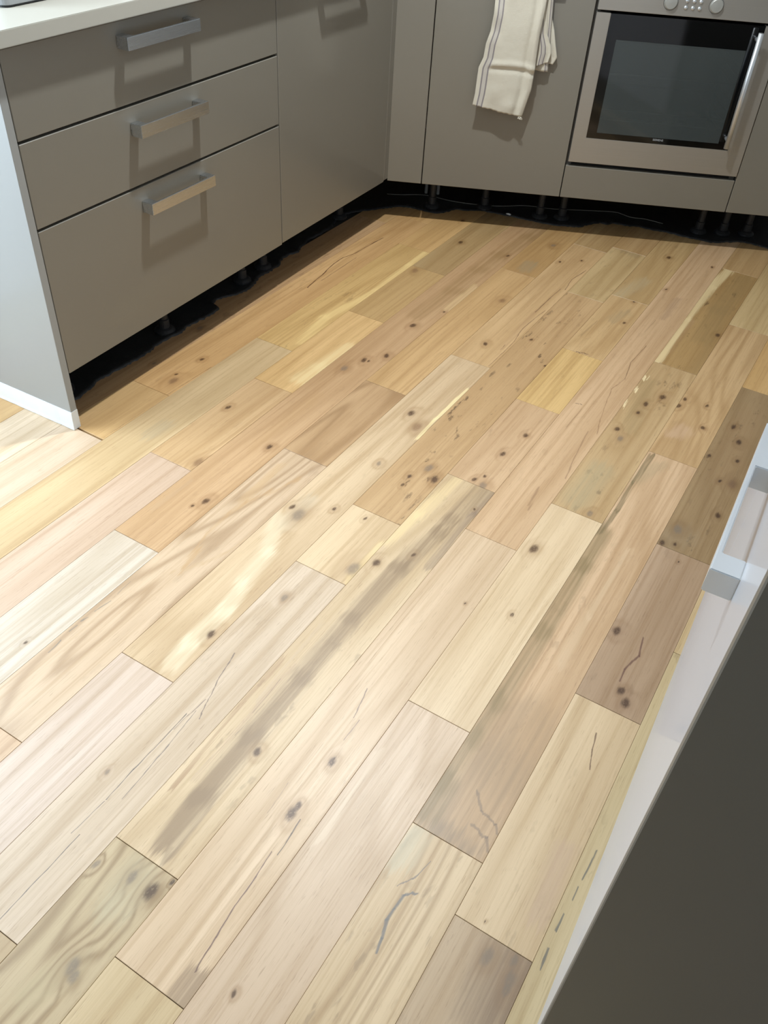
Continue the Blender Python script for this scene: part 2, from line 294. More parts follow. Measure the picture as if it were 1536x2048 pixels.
MARKS = {
(-1,1):[('k',0.0222,-1.026,0.0222,-1.026,0.01,0.5,(120,112,100),0.7),('k',0.0504,-1.259,0.0504,-1.259,0.006,0.5,(120,112,100),0.7)],
(0,1):[('c',-0.0043,-0.1255,-0.0098,-0.1899,0.0028,0.8,(92,56,34),0.9),('c',-0.0098,-0.1899,-0.0157,-0.3049,0.0028,0.8,(92,56,34),0.9),('c',-0.0157,-0.3049,-0.0303,-0.3569,0.0028,0.8,(92,56,34),0.9),('c',-0.0303,-0.3569,-0.0282,-0.4199,0.0028,0.8,(92,56,34),0.9),('c',-0.0282,-0.4199,-0.0169,-0.4976,0.0028,0.8,(92,56,34),0.9),('c',-0.0169,-0.4976,0.0008,-0.6167,0.0028,0.8,(92,56,34),0.9),('c',0.006,-0.3287,0.0082,-0.4401,0.0018,0.8,(92,56,34),0.8),('c',0.0082,-0.4401,0.0077,-0.5483,0.0018,0.8,(92,56,34),0.8),('c',0.0569,-1.357,0.0624,-1.174,0.001,0.8,(70,50,38),0.7),('k',0.0143,-1.163,0.0143,-1.163,0.007,0.5,(48,32,25),0.95),('k',0.0074,-1.263,0.0074,-1.263,0.005,0.5,(48,32,25),0.95),('k',0.023,-1.293,0.023,-1.293,0.014,0.5,(120,92,70),0.7)],
(0,2):[('c',0.0609,-1.598,0.0593,-1.442,0.0008,0.8,(80,58,42),0.7)],
(1,0):[('k',0.0261,0.1986,0.0261,0.1986,0.009,0.5,(48,32,25),0.95)],
(1,1):[('b',0.0515,-0.14,0.0589,-0.2609,0.012,0.8,(228,196,134),0.85),('b',0.0589,-0.2609,0.0697,-0.4953,0.012,0.8,(228,196,134),0.85),('b',0.0697,-0.4953,0.0305,-0.7431,0.012,0.8,(228,196,134),0.85),('b',0.0305,-0.7431,0.0538,-0.9153,0.012,0.8,(228,196,134),0.85)],
(1,2):[('b',0.0155,-1.517,0.0168,-1.462,0.02,0.8,(170,152,122),0.5)],
(2,0):[('b',-0.0659,-0.1298,-0.0427,-0.382,0.016,0.8,(170,144,104),0.4),('k',-0.0174,0.0151,-0.0174,0.0151,0.01,0.5,(48,32,25),0.95)],
(2,1):[('k',-0.0375,-0.2882,-0.0375,-0.2882,0.013,0.5,(128,96,68),0.7)],
(2,2):[('b',0.0614,-0.8525,0.0523,-0.9969,0.022,0.8,(230,204,152),0.8),('b',0.0523,-0.9969,0.0442,-1.084,0.022,0.8,(230,204,152),0.8)],
(2,3):[('k',-0.0328,-1.306,-0.0328,-1.306,0.008,0.5,(48,32,25),0.95),('k',0.0582,-1.53,0.0582,-1.53,0.014,0.5,(120,92,70),0.7)],
(3,0):[('b',0.0531,0.4352,0.0416,0.22,0.028,0.8,(158,124,82),0.75),('b',0.0416,0.22,0.0199,0.0028,0.028,0.8,(158,124,82),0.75),('b',0.0199,0.0028,0.0109,-0.145,0.028,0.8,(158,124,82),0.75),('b',0.0109,-0.145,0.0112,-0.3408,0.028,0.8,(158,124,82),0.75),('b',0.0112,-0.3408,-0.0075,-0.5552,0.028,0.8,(158,124,82),0.75),('b',0.0509,-0.2744,0.0544,-0.4674,0.012,0.8,(212,180,132),0.7),('b',-0.044,-1.596,-0.0466,-1.73,0.005,0.8,(184,152,118),0.5),('b',0.002,-1.113,-0.0004,-1.42,0.01,0.8,(184,146,102),0.5),('b',0.0317,-0.4042,0.0405,-0.8591,0.01,0.8,(182,146,106),0.5),('k',0.0429,-0.8262,0.0429,-0.8262,0.01,0.5,(48,32,25),0.95),('k',0.0014,-0.8879,0.0014,-0.8879,0.01,0.5,(48,32,25),0.95),('k',0.0161,-0.8839,0.0161,-0.8839,0.005,0.5,(48,32,25),0.95),('k',0.0173,-0.624,0.0173,-0.624,0.011,0.5,(48,32,25),0.95),('k',0.0544,-0.488,0.0544,-0.488,0.005,0.5,(48,32,25),0.95),('k',0.0418,0.0199,0.0418,0.0199,0.007,0.5,(48,32,25),0.95),('k',0.0314,-1.377,0.0314,-1.377,0.009,0.5,(48,32,25),0.95),('k',0.0374,-1.635,0.0374,-1.635,0.01,0.5,(48,32,25),0.95),('k',0.0224,-1.665,0.0224,-1.665,0.004,0.5,(48,32,25),0.95),('k',-0.0193,-0.9604,-0.0193,-0.9604,0.012,0.5,(120,112,100),0.7)],
(3,1):[('k',0.0263,-2.152,0.0263,-2.152,0.004,0.5,(48,32,25),0.95)],
(4,0):[('b',0.0075,0.0129,0.01,-0.0448,0.02,0.8,(156,138,108),0.7),('k',0.0098,0.2089,0.0098,0.2089,0.012,0.5,(120,112,100),0.7)],
(4,1):[('k',0.0438,-0.3046,0.0438,-0.3046,0.013,0.5,(128,96,68),0.7)],
(4,2):[('b',-0.0091,-1.144,-0.0078,-1.332,0.008,0.8,(168,132,92),0.6),('b',0.0045,-0.9858,0.0158,-1.183,0.008,0.8,(172,136,96),0.5)],
(4,3):[('c',-0.0485,-2.149,-0.0524,-2.113,0.002,0.8,(120,112,100),0.7),('c',-0.0561,-2.087,-0.0558,-2.066,0.002,0.8,(120,112,100),0.7),('c',-0.0579,-2.055,-0.0549,-2.042,0.003,0.8,(120,112,100),0.7),('c',-0.0544,-2.022,-0.0485,-1.985,0.002,0.8,(120,112,100),0.7),('c',-0.0512,-1.966,-0.0545,-1.925,0.0016,0.8,(120,112,100),0.6),('b',0.0412,-1.444,-0.0133,-1.577,0.005,0.8,(184,148,106),0.7),('b',-0.0133,-1.577,-0.0235,-1.651,0.005,0.8,(184,148,106),0.7),('b',-0.0235,-1.651,-0.0201,-1.728,0.005,0.8,(184,148,106),0.7),('b',-0.0201,-1.728,0.0019,-1.779,0.005,0.8,(184,148,106),0.7),('b',0.0019,-1.779,0.0138,-1.839,0.005,0.8,(184,148,106),0.7),('b',0.0647,-1.705,0.0528,-1.744,0.004,0.8,(190,158,120),0.6),('b',0.0528,-1.744,0.032,-1.798,0.004,0.8,(190,158,120),0.6),('b',0.032,-1.798,0.0025,-1.847,0.004,0.8,(190,158,120),0.6),('b',-0.0332,-1.425,-0.0196,-1.599,0.01,0.8,(196,160,116),0.5),('b',-0.0594,-1.605,-0.0595,-1.81,0.006,0.8,(180,150,116),0.5)],
(5,1):[('c',0.056,0.0866,0.0421,-0.0113,0.0025,0.8,(110,78,52),0.8),('c',0.0421,-0.0113,0.054,-0.0998,0.0025,0.8,(110,78,52),0.8),('c',0.0385,-0.098,0.0353,-0.2033,0.003,0.8,(120,86,60),0.8),('c',0.0353,-0.2033,0.035,-0.31,0.003,0.8,(120,86,60),0.8),('c',0.0563,-0.2772,0.0453,-0.4273,0.002,0.8,(120,86,58),0.8),('c',0.0453,-0.4273,0.0587,-0.524,0.002,0.8,(120,86,58),0.8),('c',0.0587,-0.524,0.0579,-0.6154,0.002,0.8,(120,86,58),0.8),('c',0.0579,-0.6154,0.0559,-0.7002,0.002,0.8,(120,86,58),0.8),('b',0.0348,-0.2893,0.0441,-0.5934,0.006,0.8,(176,140,102),0.5),('c',0.0425,-0.5582,0.0441,-0.5934,0.001,0.8,(92,56,34),0.8),('k',-0.009,-0.5854,-0.009,-0.5854,0.009,0.5,(48,32,25),0.95),('k',-0.0448,0.0939,-0.0448,0.0939,0.006,0.5,(48,32,25),0.95),('k',0.0139,0.1549,0.0139,0.1549,0.005,0.5,(48,32,25),0.95)],
(5,2):[('b',0.0684,-0.8476,0.0599,-1.018,0.0045,0.4,(236,214,160),0.9),('b',0.0599,-1.018,0.0626,-1.129,0.0045,0.4,(236,214,160),0.9),('b',-0.0532,-1.587,-0.003,-1.693,0.016,0.8,(228,210,176),0.55),('b',-0.003,-1.693,0.0115,-1.802,0.016,0.8,(228,210,176),0.55),('b',0.0115,-1.802,0.0312,-1.877,0.016,0.8,(228,210,176),0.55),('b',0.0312,-1.877,0.0265,-1.983,0.016,0.8,(228,210,176),0.55),('b',0.0265,-1.983,0.0364,-2.039,0.016,0.8,(228,210,176),0.55),('b',-0.0265,-1.491,-0.023,-1.595,0.02,0.8,(196,180,154),0.4),('k',-0.0092,-1.036,-0.0092,-1.036,0.012,0.5,(48,32,25),0.95),('k',0.0472,-1.938,0.0472,-1.938,0.01,0.5,(48,32,25),0.95),('k',-0.0466,-1.536,-0.0466,-1.536,0.008,0.5,(48,32,25),0.95),('k',0.039,-1.489,0.039,-1.489,0.006,0.5,(48,32,25),0.95),('k',0.0351,-1.086,0.0351,-1.086,0.016,0.5,(128,96,68),0.7),('k',-0.0188,-1.549,-0.0188,-1.549,0.018,0.5,(120,112,100),0.7),('k',0.0343,-1.278,0.0343,-1.278,0.008,0.5,(120,112,100),0.7)],
(6,1):[('b',-0.0173,0.3433,0.0278,0.3249,0.02,0.8,(150,126,92),0.5)],
(6,2):[('k',0.0506,-1.25,0.0506,-1.25,0.012,0.5,(48,32,25),0.95),('k',-0.0336,-0.477,-0.0336,-0.477,0.006,0.5,(48,32,25),0.95),('k',0.0619,-0.5932,0.0619,-0.5932,0.005,0.5,(48,32,25),0.95),('k',-0.0092,-1.277,-0.0092,-1.277,0.007,0.5,(48,32,25),0.95),('k',-0.0047,-1.314,-0.0047,-1.314,0.006,0.5,(48,32,25),0.95),('k',0.0161,-1.223,0.0161,-1.223,0.012,0.5,(120,112,100),0.7)],
(6,3):[('b',0.0646,-1.521,0.0644,-1.657,0.012,0.8,(224,196,146),0.8),('k',-0.0137,-1.471,-0.0137,-1.471,0.005,0.5,(48,32,25),0.95),('k',0.0517,-1.626,0.0517,-1.626,0.018,0.5,(120,112,100),0.7)],
(6,4):[('c',-0.0135,-1.946,0.0044,-2.027,0.0018,0.8,(110,92,84),0.8),('c',0.0044,-2.027,0.0291,-2.107,0.0018,0.8,(110,92,84),0.8),('c',0.0096,-2.066,0.0054,-2.143,0.0012,0.8,(120,100,90),0.7),('c',0.0153,-2.376,0.0155,-2.431,0.0014,0.8,(90,80,74),0.85),('c',0.0155,-2.431,0.0156,-2.483,0.0014,0.8,(90,80,74),0.85),('c',0.0156,-2.483,0.0155,-2.538,0.0014,0.8,(90,80,74),0.85),('c',0.0058,-2.315,0.0021,-2.382,0.0014,0.8,(110,98,90),0.8),('c',0.0025,-2.111,0.0031,-2.176,0.0014,0.8,(100,88,80),0.9),('c',0.0031,-2.176,0.0037,-2.241,0.0014,0.8,(100,88,80),0.9),('c',0.0037,-2.241,0.0059,-2.312,0.0014,0.8,(100,88,80),0.9),('c',0.0111,-2.094,0.0196,-2.175,0.0014,0.8,(116,102,92),0.8),('c',0.0196,-2.175,0.0224,-2.22,0.0014,0.8,(116,102,92),0.8),('c',0.0224,-2.22,0.0259,-2.299,0.0014,0.8,(116,102,92),0.8),('k',-0.0211,-1.777,-0.0211,-1.777,0.009,0.5,(120,112,100),0.7),('k',-0.0326,-2.274,-0.0326,-2.274,0.005,0.5,(120,112,100),0.7)],
(7,0):[('b',-0.0391,-0.0172,-0.0055,0.1478,0.02,0.8,(186,168,134),0.5),('k',0.0095,0.386,0.0095,0.386,0.01,0.5,(48,32,25),0.95)],
(7,1):[('b',-0.0371,-0.2378,-0.0515,-0.3629,0.004,0.8,(132,104,70),0.7),('c',-0.0214,-0.4598,0.0142,-0.4551,0.003,0.8,(80,52,40),0.85),('b',0.0007,-0.2012,0.0171,-0.1267,0.018,0.8,(160,136,100),0.6),('k',0.0386,-0.193,0.0386,-0.193,0.006,0.5,(48,32,25),0.95),('k',0.0172,-0.0365,0.0172,-0.0365,0.006,0.5,(48,32,25),0.95)],
(7,3):[('k',0.0294,-0.948,0.0294,-0.948,0.008,0.5,(48,32,25),0.95),('k',0.0147,-1.057,0.0147,-1.057,0.009,0.5,(48,32,25),0.95),('k',-0,-1.193,-0,-1.193,0.007,0.5,(48,32,25),0.95),('k',0.017,-1.172,0.017,-1.172,0.005,0.5,(48,32,25),0.95),('k',0.0287,-1.204,0.0287,-1.204,0.012,0.5,(120,112,100),0.7)],
(7,4):[('b',-0.0597,-1.907,-0.0598,-2.032,0.004,0.8,(160,126,92),0.7),('b',-0.0598,-2.032,-0.0448,-2.233,0.004,0.8,(160,126,92),0.7),('b',-0.0296,-1.908,-0.0305,-2.047,0.003,0.8,(170,140,112),0.5),('b',-0.0305,-2.047,-0.029,-2.188,0.003,0.8,(170,140,112),0.5),('b',0.0359,-1.213,0.0213,-1.363,0.02,0.6,(142,117,88),0.8),('b',0.0213,-1.363,0.0177,-1.417,0.02,0.6,(142,117,88),0.8),('b',0.0177,-1.417,0.0039,-1.564,0.02,0.6,(142,117,88),0.8),('b',0.0039,-1.564,-0.0041,-1.752,0.02,0.6,(142,117,88),0.8),('b',-0.0041,-1.752,-0.002,-1.93,0.02,0.6,(142,117,88),0.8),('b',-0.002,-1.93,-0.0009,-2.085,0.02,0.6,(142,117,88),0.8),('b',-0.0009,-2.085,0.0037,-2.226,0.02,0.6,(142,117,88),0.8),('b',0.0037,-2.226,0.017,-2.324,0.02,0.6,(142,117,88),0.8),('b',-0.0349,-1.218,-0.0484,-1.392,0.012,0.8,(224,196,146),0.8),('b',-0.0484,-1.392,-0.0657,-1.521,0.012,0.8,(224,196,146),0.8),('b',0.0649,-1.211,0.057,-1.317,0.01,0.8,(128,106,88),0.6),('b',0.057,-1.317,0.0547,-1.52,0.01,0.8,(128,106,88),0.6),('b',-0.0472,-1.798,-0.0356,-2.011,0.004,0.8,(190,164,134),0.5),('c',-0.0322,-1.953,-0.0301,-2.04,0.0012,0.8,(130,108,88),0.7),('c',-0.0245,-2.01,-0.0264,-2.096,0.001,0.8,(140,118,96),0.7),('k',0.0278,-2.101,0.0278,-2.101,0.009,0.5,(48,32,25),0.95),('k',-0.046,-1.581,-0.046,-1.581,0.01,0.5,(48,32,25),0.95),('k',0.052,-1.296,0.052,-1.296,0.004,0.5,(48,32,25),0.95),('k',0.008,-1.514,0.008,-1.514,0.006,0.5,(48,32,25),0.95)],
(7,5):[('b',0.0073,-2.383,0.0097,-2.423,0.03,0.8,(186,172,140),0.6),('b',0.0256,-2.524,0.0028,-2.586,0.02,0.8,(180,160,122),0.6),('k',0.0421,-2.385,0.0421,-2.385,0.013,0.5,(48,32,25),0.95),('k',0.0609,-2.355,0.0609,-2.355,0.005,0.5,(48,32,25),0.95),('k',0.0242,-2.527,0.0242,-2.527,0.012,0.5,(120,112,100),0.7),('k',0.0024,-2.384,0.0024,-2.384,0.01,0.5,(120,112,100),0.7),('k',-0.0575,-2.401,-0.0575,-2.401,0.006,0.5,(120,112,100),0.7),('k',0.0368,-2.538,0.0368,-2.538,0.009,0.5,(120,112,100),0.7)],
(8,0):[('c',0.0132,-0.2971,0.0085,-0.4199,0.0025,0.8,(120,88,58),0.7),('c',0.0085,-0.4199,0.0226,-0.5186,0.0025,0.8,(120,88,58),0.7),('c',0.0226,-0.5186,0.011,-0.589,0.002,0.8,(140,104,72),0.7),('c',0.011,-0.589,0.0238,-0.6857,0.002,0.8,(140,104,72),0.7),('c',0.0238,-0.6857,0.0541,-0.8289,0.002,0.8,(140,104,72),0.7),('c',0.032,-0.8308,0.0415,-0.9555,0.003,0.8,(150,116,84),0.7),('c',0.0415,-0.9555,0.056,-1.062,0.003,0.8,(150,116,84),0.7),('c',-0.0246,-0.7417,-0.0243,-0.8488,0.002,0.8,(150,116,84),0.7),('b',0.0184,-1.138,0.027,-1.221,0.0035,0.8,(150,116,84),0.7),('c',-0.0501,-0.7301,-0.0298,-0.7245,0.0018,0.8,(48,32,25),0.9),('b',0.0051,0.0799,0.0037,-0.0886,0.008,0.8,(150,118,90),0.5),('c',-0.0135,-0.1139,-0.0154,-0.2155,0.0015,0.8,(130,100,72),0.6),('k',0.0347,0.4031,0.0347,0.4031,0.006,0.5,(48,32,25),0.95),('k',-0.052,0.1227,-0.052,0.1227,0.005,0.5,(48,32,25),0.95)],
(8,1):[('c',-0.0124,-1.878,0.0018,-1.946,0.002,0.8,(120,96,84),0.8),('c',0.0132,-1.945,0.0132,-1.998,0.0018,0.8,(130,100,84),0.7),('c',0.0372,-2.16,0.0386,-2.192,0.002,0.8,(90,76,66),0.85),('c',0.0386,-2.192,0.041,-2.232,0.002,0.8,(90,76,66),0.85),('c',-0.0228,-2.119,-0.0177,-2.187,0.0012,0.8,(150,124,100),0.7),('c',0.0291,-2.231,0.0338,-2.282,0.0022,0.8,(112,84,72),0.9),('c',0.0338,-2.282,0.0339,-2.333,0.0022,0.8,(112,84,72),0.9),('c',0.0339,-2.333,0.0405,-2.382,0.0022,0.8,(112,84,72),0.9),('c',0.0405,-2.382,0.0455,-2.428,0.0022,0.8,(112,84,72),0.9),('c',0.0455,-2.428,0.0478,-2.439,0.0022,0.8,(112,84,72),0.9),('b',0.0543,-2.441,0.0531,-2.483,0.016,0.5,(148,122,94),0.8),('k',0.0168,-2.162,0.0168,-2.162,0.011,0.5,(48,32,25),0.95),('k',0.0179,-2.145,0.0179,-2.145,0.007,0.5,(48,32,25),0.95),('k',0.0199,-2.045,0.0199,-2.045,0.009,0.5,(48,32,25),0.95),('k',0.0419,-1.574,0.0419,-1.574,0.003,0.5,(48,32,25),0.95)],
(9,1):[('b',-0.0384,0.422,-0.0563,0.2378,0.017,0.35,(216,190,142),0.95),('b',-0.0563,0.2378,-0.0664,-0.0433,0.017,0.35,(216,190,142),0.95),('b',-0.0664,-0.0433,-0.0574,-0.3583,0.017,0.35,(216,190,142),0.95),('b',0.0279,-0.144,0.0143,0.0894,0.03,0.8,(146,118,76),0.6),('b',0.0143,0.0894,0.0289,0.3749,0.03,0.8,(146,118,76),0.6),('b',0.0635,-0.193,0.051,-0.5411,0.02,0.8,(158,128,84),0.5),('b',-0.0497,-0.0431,-0.0548,-0.4899,0.012,0.8,(184,150,116),0.5),('k',0.0535,-0.0902,0.0535,-0.0902,0.01,0.5,(48,32,25),0.95)],
(9,2):[('b',-0.0584,-0.4558,-0.0575,-0.4819,0.003,0.3,(232,208,162),0.9),('b',-0.0613,-0.5339,-0.0583,-0.5606,0.003,0.3,(232,208,162),0.9),('b',-0.0629,-0.6297,-0.0602,-0.6583,0.0035,0.3,(232,208,162),0.9),('b',-0.0425,-0.4809,-0.0074,-0.7602,0.02,0.8,(150,126,86),0.5),('b',-0.0129,-0.9751,-0.0217,-1.123,0.03,0.8,(166,150,116),0.6),('k',-0.0376,-0.779,-0.0376,-0.779,0.009,0.5,(48,32,25),0.95),('k',0.0163,-0.5475,0.0163,-0.5475,0.012,0.5,(48,32,25),0.95),('k',-0.0125,-0.6086,-0.0125,-0.6086,0.01,0.5,(48,32,25),0.95),('k',-0.0167,-0.6659,-0.0167,-0.6659,0.008,0.5,(48,32,25),0.95),('k',-0.0164,-0.8109,-0.0164,-0.8109,0.01,0.5,(120,112,100),0.7),('k',0.0278,-1.151,0.0278,-1.151,0.009,0.5,(120,112,100),0.7)],
(9,3):[('k',-0.0351,-1.342,-0.0351,-1.342,0.012,0.5,(48,32,25),0.95),('k',0.0081,-1.551,0.0081,-1.551,0.005,0.5,(48,32,25),0.95)],
(9,4):[('b',-0.0532,-1.979,-0.0469,-2.176,0.006,0.8,(214,190,160),0.6),('k',-0.0186,-2.43,-0.0186,-2.43,0.005,0.5,(48,32,25),0.95)],
(10,1):[('b',-0.0122,-0.6703,-0.0282,-0.7098,0.02,0.8,(200,166,134),0.6),('k',-0.0573,-0.522,-0.0573,-0.522,0.008,0.5,(48,32,25),0.95),('k',-0.0638,-0.5637,-0.0638,-0.5637,0.009,0.5,(48,32,25),0.95),('k',0.0054,-0.5137,0.0054,-0.5137,0.006,0.5,(48,32,25),0.95),('k',0.0261,-0.6344,0.0261,-0.6344,0.008,0.5,(48,32,25),0.95)],
(10,2):[('c',-0.001,-1.953,0.0211,-1.988,0.0045,0.8,(120,102,86),0.55),('c',0.0211,-1.988,0.0522,-1.996,0.0045,0.8,(120,102,86),0.55),('c',0.0522,-1.996,0.0624,-2.011,0.0045,0.8,(120,102,86),0.55),('c',0.0189,-2.017,0.0496,-2.025,0.005,0.8,(120,102,86),0.55),('c',0.0496,-2.025,0.0629,-2.048,0.005,0.8,(120,102,86),0.55),('b',-0.0528,-0.8401,-0.0562,-0.9771,0.006,0.6,(120,102,70),0.85),('b',-0.0562,-0.9771,-0.0536,-1.102,0.006,0.6,(120,102,70),0.85),('b',-0.0536,-1.102,-0.0593,-1.202,0.006,0.6,(120,102,70),0.85),('b',-0.0593,-1.202,-0.058,-1.329,0.024,0.6,(136,114,78),0.85),('b',-0.058,-1.329,-0.0564,-1.556,0.024,0.6,(136,114,78),0.85),('b',-0.0564,-1.556,-0.058,-1.766,0.024,0.6,(136,114,78),0.85),('b',-0.058,-1.766,-0.0626,-1.861,0.024,0.6,(136,114,78),0.85),('b',-0.0626,-1.861,-0.0625,-1.976,0.024,0.6,(136,114,78),0.85),('b',-0.0625,-1.976,-0.0583,-2.041,0.024,0.6,(136,114,78),0.85),('b',-0.0602,-1.981,-0.0537,-2.054,0.03,0.8,(140,120,96),0.6),('b',0.0305,-2.062,-0.0163,-2.061,0.02,0.8,(136,116,94),0.6),('b',0.0166,-1.77,0.0149,-1.896,0.05,0.8,(156,130,100),0.5),('b',0.0149,-1.896,0.0226,-2.046,0.05,0.8,(156,130,100),0.5),('b',-0.0211,-0.8637,-0.0549,-0.9618,0.015,0.8,(150,134,100),0.4),('b',0.02,-1.217,0.0154,-1.458,0.008,0.8,(206,176,140),0.6),('b',0.0154,-1.458,0.0136,-1.618,0.008,0.8,(206,176,140),0.6)],
(10,3):[('c',-0.0008,-2.164,-0.0163,-2.179,0.0045,0.8,(112,106,100),0.85),('c',-0.0163,-2.179,-0.0172,-2.204,0.0045,0.8,(112,106,100),0.85),('c',-0.0172,-2.204,-0.0179,-2.225,0.0045,0.8,(112,106,100),0.85),('c',-0.0179,-2.225,-0.0123,-2.254,0.0045,0.8,(112,106,100),0.85),('c',-0.0123,-2.254,-0.0079,-2.279,0.0045,0.8,(112,106,100),0.85),('c',-0.0068,-2.106,-0.0181,-2.149,0.002,0.8,(120,108,98),0.8),('c',-0.0181,-2.149,-0.0322,-2.171,0.002,0.8,(120,108,98),0.8),('b',-0.0511,-2.084,-0.0502,-2.134,0.02,0.8,(190,178,150),0.6)],
(11,1):[('b',-0.0099,-0.4881,0.0071,-0.8265,0.03,0.8,(150,120,84),0.5),('b',-0.0184,-1.092,-0.0528,-1.137,0.03,0.8,(150,128,98),0.6),('k',-0.0556,-1.151,-0.0556,-1.151,0.009,0.5,(48,32,25),0.95),('k',-0.0281,-1.136,-0.0281,-1.136,0.006,0.5,(48,32,25),0.95),('k',-0.0033,-0.6403,-0.0033,-0.6403,0.01,0.5,(48,32,25),0.95),('k',-0.0349,-0.5733,-0.0349,-0.5733,0.008,0.5,(48,32,25),0.95),('k',0.0277,-0.9722,0.0277,-0.9722,0.009,0.5,(48,32,25),0.95),('k',-0.0042,-0.8369,-0.0042,-0.8369,0.007,0.5,(48,32,25),0.95),('k',-0.0545,-0.7462,-0.0545,-0.7462,0.007,0.5,(48,32,25),0.95),('k',0.0134,-0.7293,0.0134,-0.7293,0.007,0.5,(48,32,25),0.95),('k',0.0263,-0.8324,0.0263,-0.8324,0.014,0.5,(120,92,70),0.7),('k',-0.0381,-1.079,-0.0381,-1.079,0.012,0.5,(120,112,100),0.7)],
(11,2):[('c',0.0003,-1.456,0.0096,-1.506,0.004,0.8,(104,72,58),0.85),('c',0.0096,-1.506,-0.0027,-1.558,0.004,0.8,(104,72,58),0.85),('c',-0.0027,-1.558,-0.0015,-1.591,0.004,0.8,(104,72,58),0.85),('k',0.0249,-1.634,0.0249,-1.634,0.011,0.5,(48,32,25),0.95),('k',0.0084,-1.61,0.0084,-1.61,0.009,0.5,(48,32,25),0.95),('k',-0.0511,-1.469,-0.0511,-1.469,0.011,0.5,(48,32,25),0.95),('k',-0.0044,-1.191,-0.0044,-1.191,0.003,0.5,(48,32,25),0.95)],
(11,3):[('c',0.0029,-1.731,0.0078,-1.769,0.0025,0.8,(112,84,62),0.85),('c',0.0078,-1.769,0.0186,-1.807,0.0025,0.8,(112,84,62),0.85),('b',0.0463,-2.101,0.039,-1.972,0.016,0.8,(190,160,132),0.6),('k',-0.0216,-2.146,-0.0216,-2.146,0.002,0.5,(48,32,25),0.95)],
(11,4):[('b',0.0498,-2.155,0.0491,-2.241,0.022,0.8,(140,116,92),0.7),('b',0.0005,-2.165,0.0036,-2.23,0.02,0.8,(150,126,98),0.5),('b',0.0451,-2.154,0.0364,-2.272,0.035,0.8,(128,106,84),0.75),('k',0.0489,-2.2,0.0489,-2.2,0.011,0.5,(120,112,100),0.7),('k',0.05,-2.216,0.05,-2.216,0.008,0.5,(120,112,100),0.7),('k',0.003,-2.191,0.003,-2.191,0.012,0.5,(120,112,100),0.7),('k',0.0418,-2.174,0.0418,-2.174,0.008,0.5,(120,112,100),0.7)],
(12,1):[('c',-0.0455,-1.943,-0.0476,-1.998,0.0028,0.8,(96,94,88),0.8),('c',-0.0486,-2.013,-0.0484,-2.041,0.0028,0.8,(96,94,88),0.8),('c',-0.0521,-2.071,-0.0533,-2.101,0.0028,0.8,(96,94,88),0.8),('c',-0.0528,-2.129,-0.053,-2.159,0.0028,0.8,(96,94,88),0.8)],
}
floor = obj('floor', boxbm(-0.64, 2.16, -4.02, 1.6, -0.12, -0.0145), CONCRETE); struct(floor)
def plank(k, i, hi, lo, rnd):
    gx = 0.00018; e = 0.0005; T = 0.0142
    hw = W/2-gx; cy = (hi+lo)/2; hl = (hi-lo)/2-0.0005
    ylo = -hl + (0.0020 if (k, i) == (0, 2) else 0)
    yhi = hl - (0.0022 if (k, i) == (0, 3) else 0)
    vs = []
    for z, q in ((-T, 0), (-e, 0), (0, e)):
        for x, y in ((-hw+q, ylo+q), (hw-q, ylo+q), (hw-q, yhi-q), (-hw+q, yhi-q)): vs.append((x, y, z))
    fs = [(3, 2, 1, 0)]
    for L in (0, 4):
        for j in range(4): fs.append((L+j, L+(j+1) % 4, L+4+(j+1) % 4, L+4+j))
    fs.append((8, 9, 10, 11))
    me = bpy.data.meshes.new('plank'); me.from_pydata(vs, [], fs); me.update()
    tone, fig, mot = TONE.get((k, i), ((rnd.randint(190, 210), rnd.randint(160, 176), rnd.randint(116, 140)), rnd.uniform(.2, .9), 0.1))
    if cy > -1.1 and k > -2: tone = (tone[0], tone[1]*0.98, tone[2]*(0.90 if lo > -1.1 else 0.96))
    mm = oak('oak_plank', tone, fig, mot, MARKS.get((k, i), []), cy, k*5.3+i*2.1+3, ring=60+rnd.random()*50)
    o = link_mesh('plank', me, mm, floor); o.location = fl(k+0.5, cy, rnd.uniform(-0.0003, 0.0)); o.rotation_euler = (0, 0, PHI)
rnd = random.Random(4)
for k in range(-5, 16):
    a = X0+(k+0.5)*W
    # far end: a little way under the cabinets of the back run
    top = 2.0
    for s in range(400):
        tt = 2.0-s*0.01
        q = fl(k+0.5, tt)
        if q.dot(NBK) > -0.27 and q.y < 1.3: top = tt; break
    bot = -3.93
    if k < -1: top = -1.60
    js = [j for j in JOINTS.get(k, []) if j < top-0.02]
    ts = [top]+js+[bot]
    base_i = 0
    for i in range(len(ts)-1):
        plank(k, i + (len(JOINTS.get(k, []))-len(js)), ts[i], ts[i+1], rnd)
# ---------------------------------------------------------------- room shell
ZC = 2.40
def wallbm(*boxes):
    bm = bmesh.new()
    for q in boxes: box(bm, *q)
    return bm
struct(obj('wall_left', wallbm((-0.76, -0.64, -1.82, 2.0, -0.12, ZC), (-0.76, -0.64, -4.14, -2.74, -0.12, ZC), (-0.76, -0.64, -2.74, -1.82, 2.12, ZC)), WALL))
struct(obj('wall_right', wallbm((2.16, 2.28, -4.14, 2.2, -0.12, ZC)), WALL))
struct(obj('wall_front', wallbm((-0.64, 2.16, -4.14, -4.02, -0.12, ZC)), WALL))
wbk = obj('wall_back', wallbm((-0.9, 2.9, 0.62, 0.74, 0.16, ZC)), WALL); wbk.rotation_euler = (0, 0, PSI); struct(wbk)
wlo = obj('lower_wall', wallbm((-0.9, 2.9, 0.62, 0.74, -0.12, 0.159)), PLASTER, wbk)
struct(obj('ceiling', wallbm((-0.76, 2.28, -4.14, 2.2, ZC, ZC+0.1)), CEIL))
df = bmesh.new()
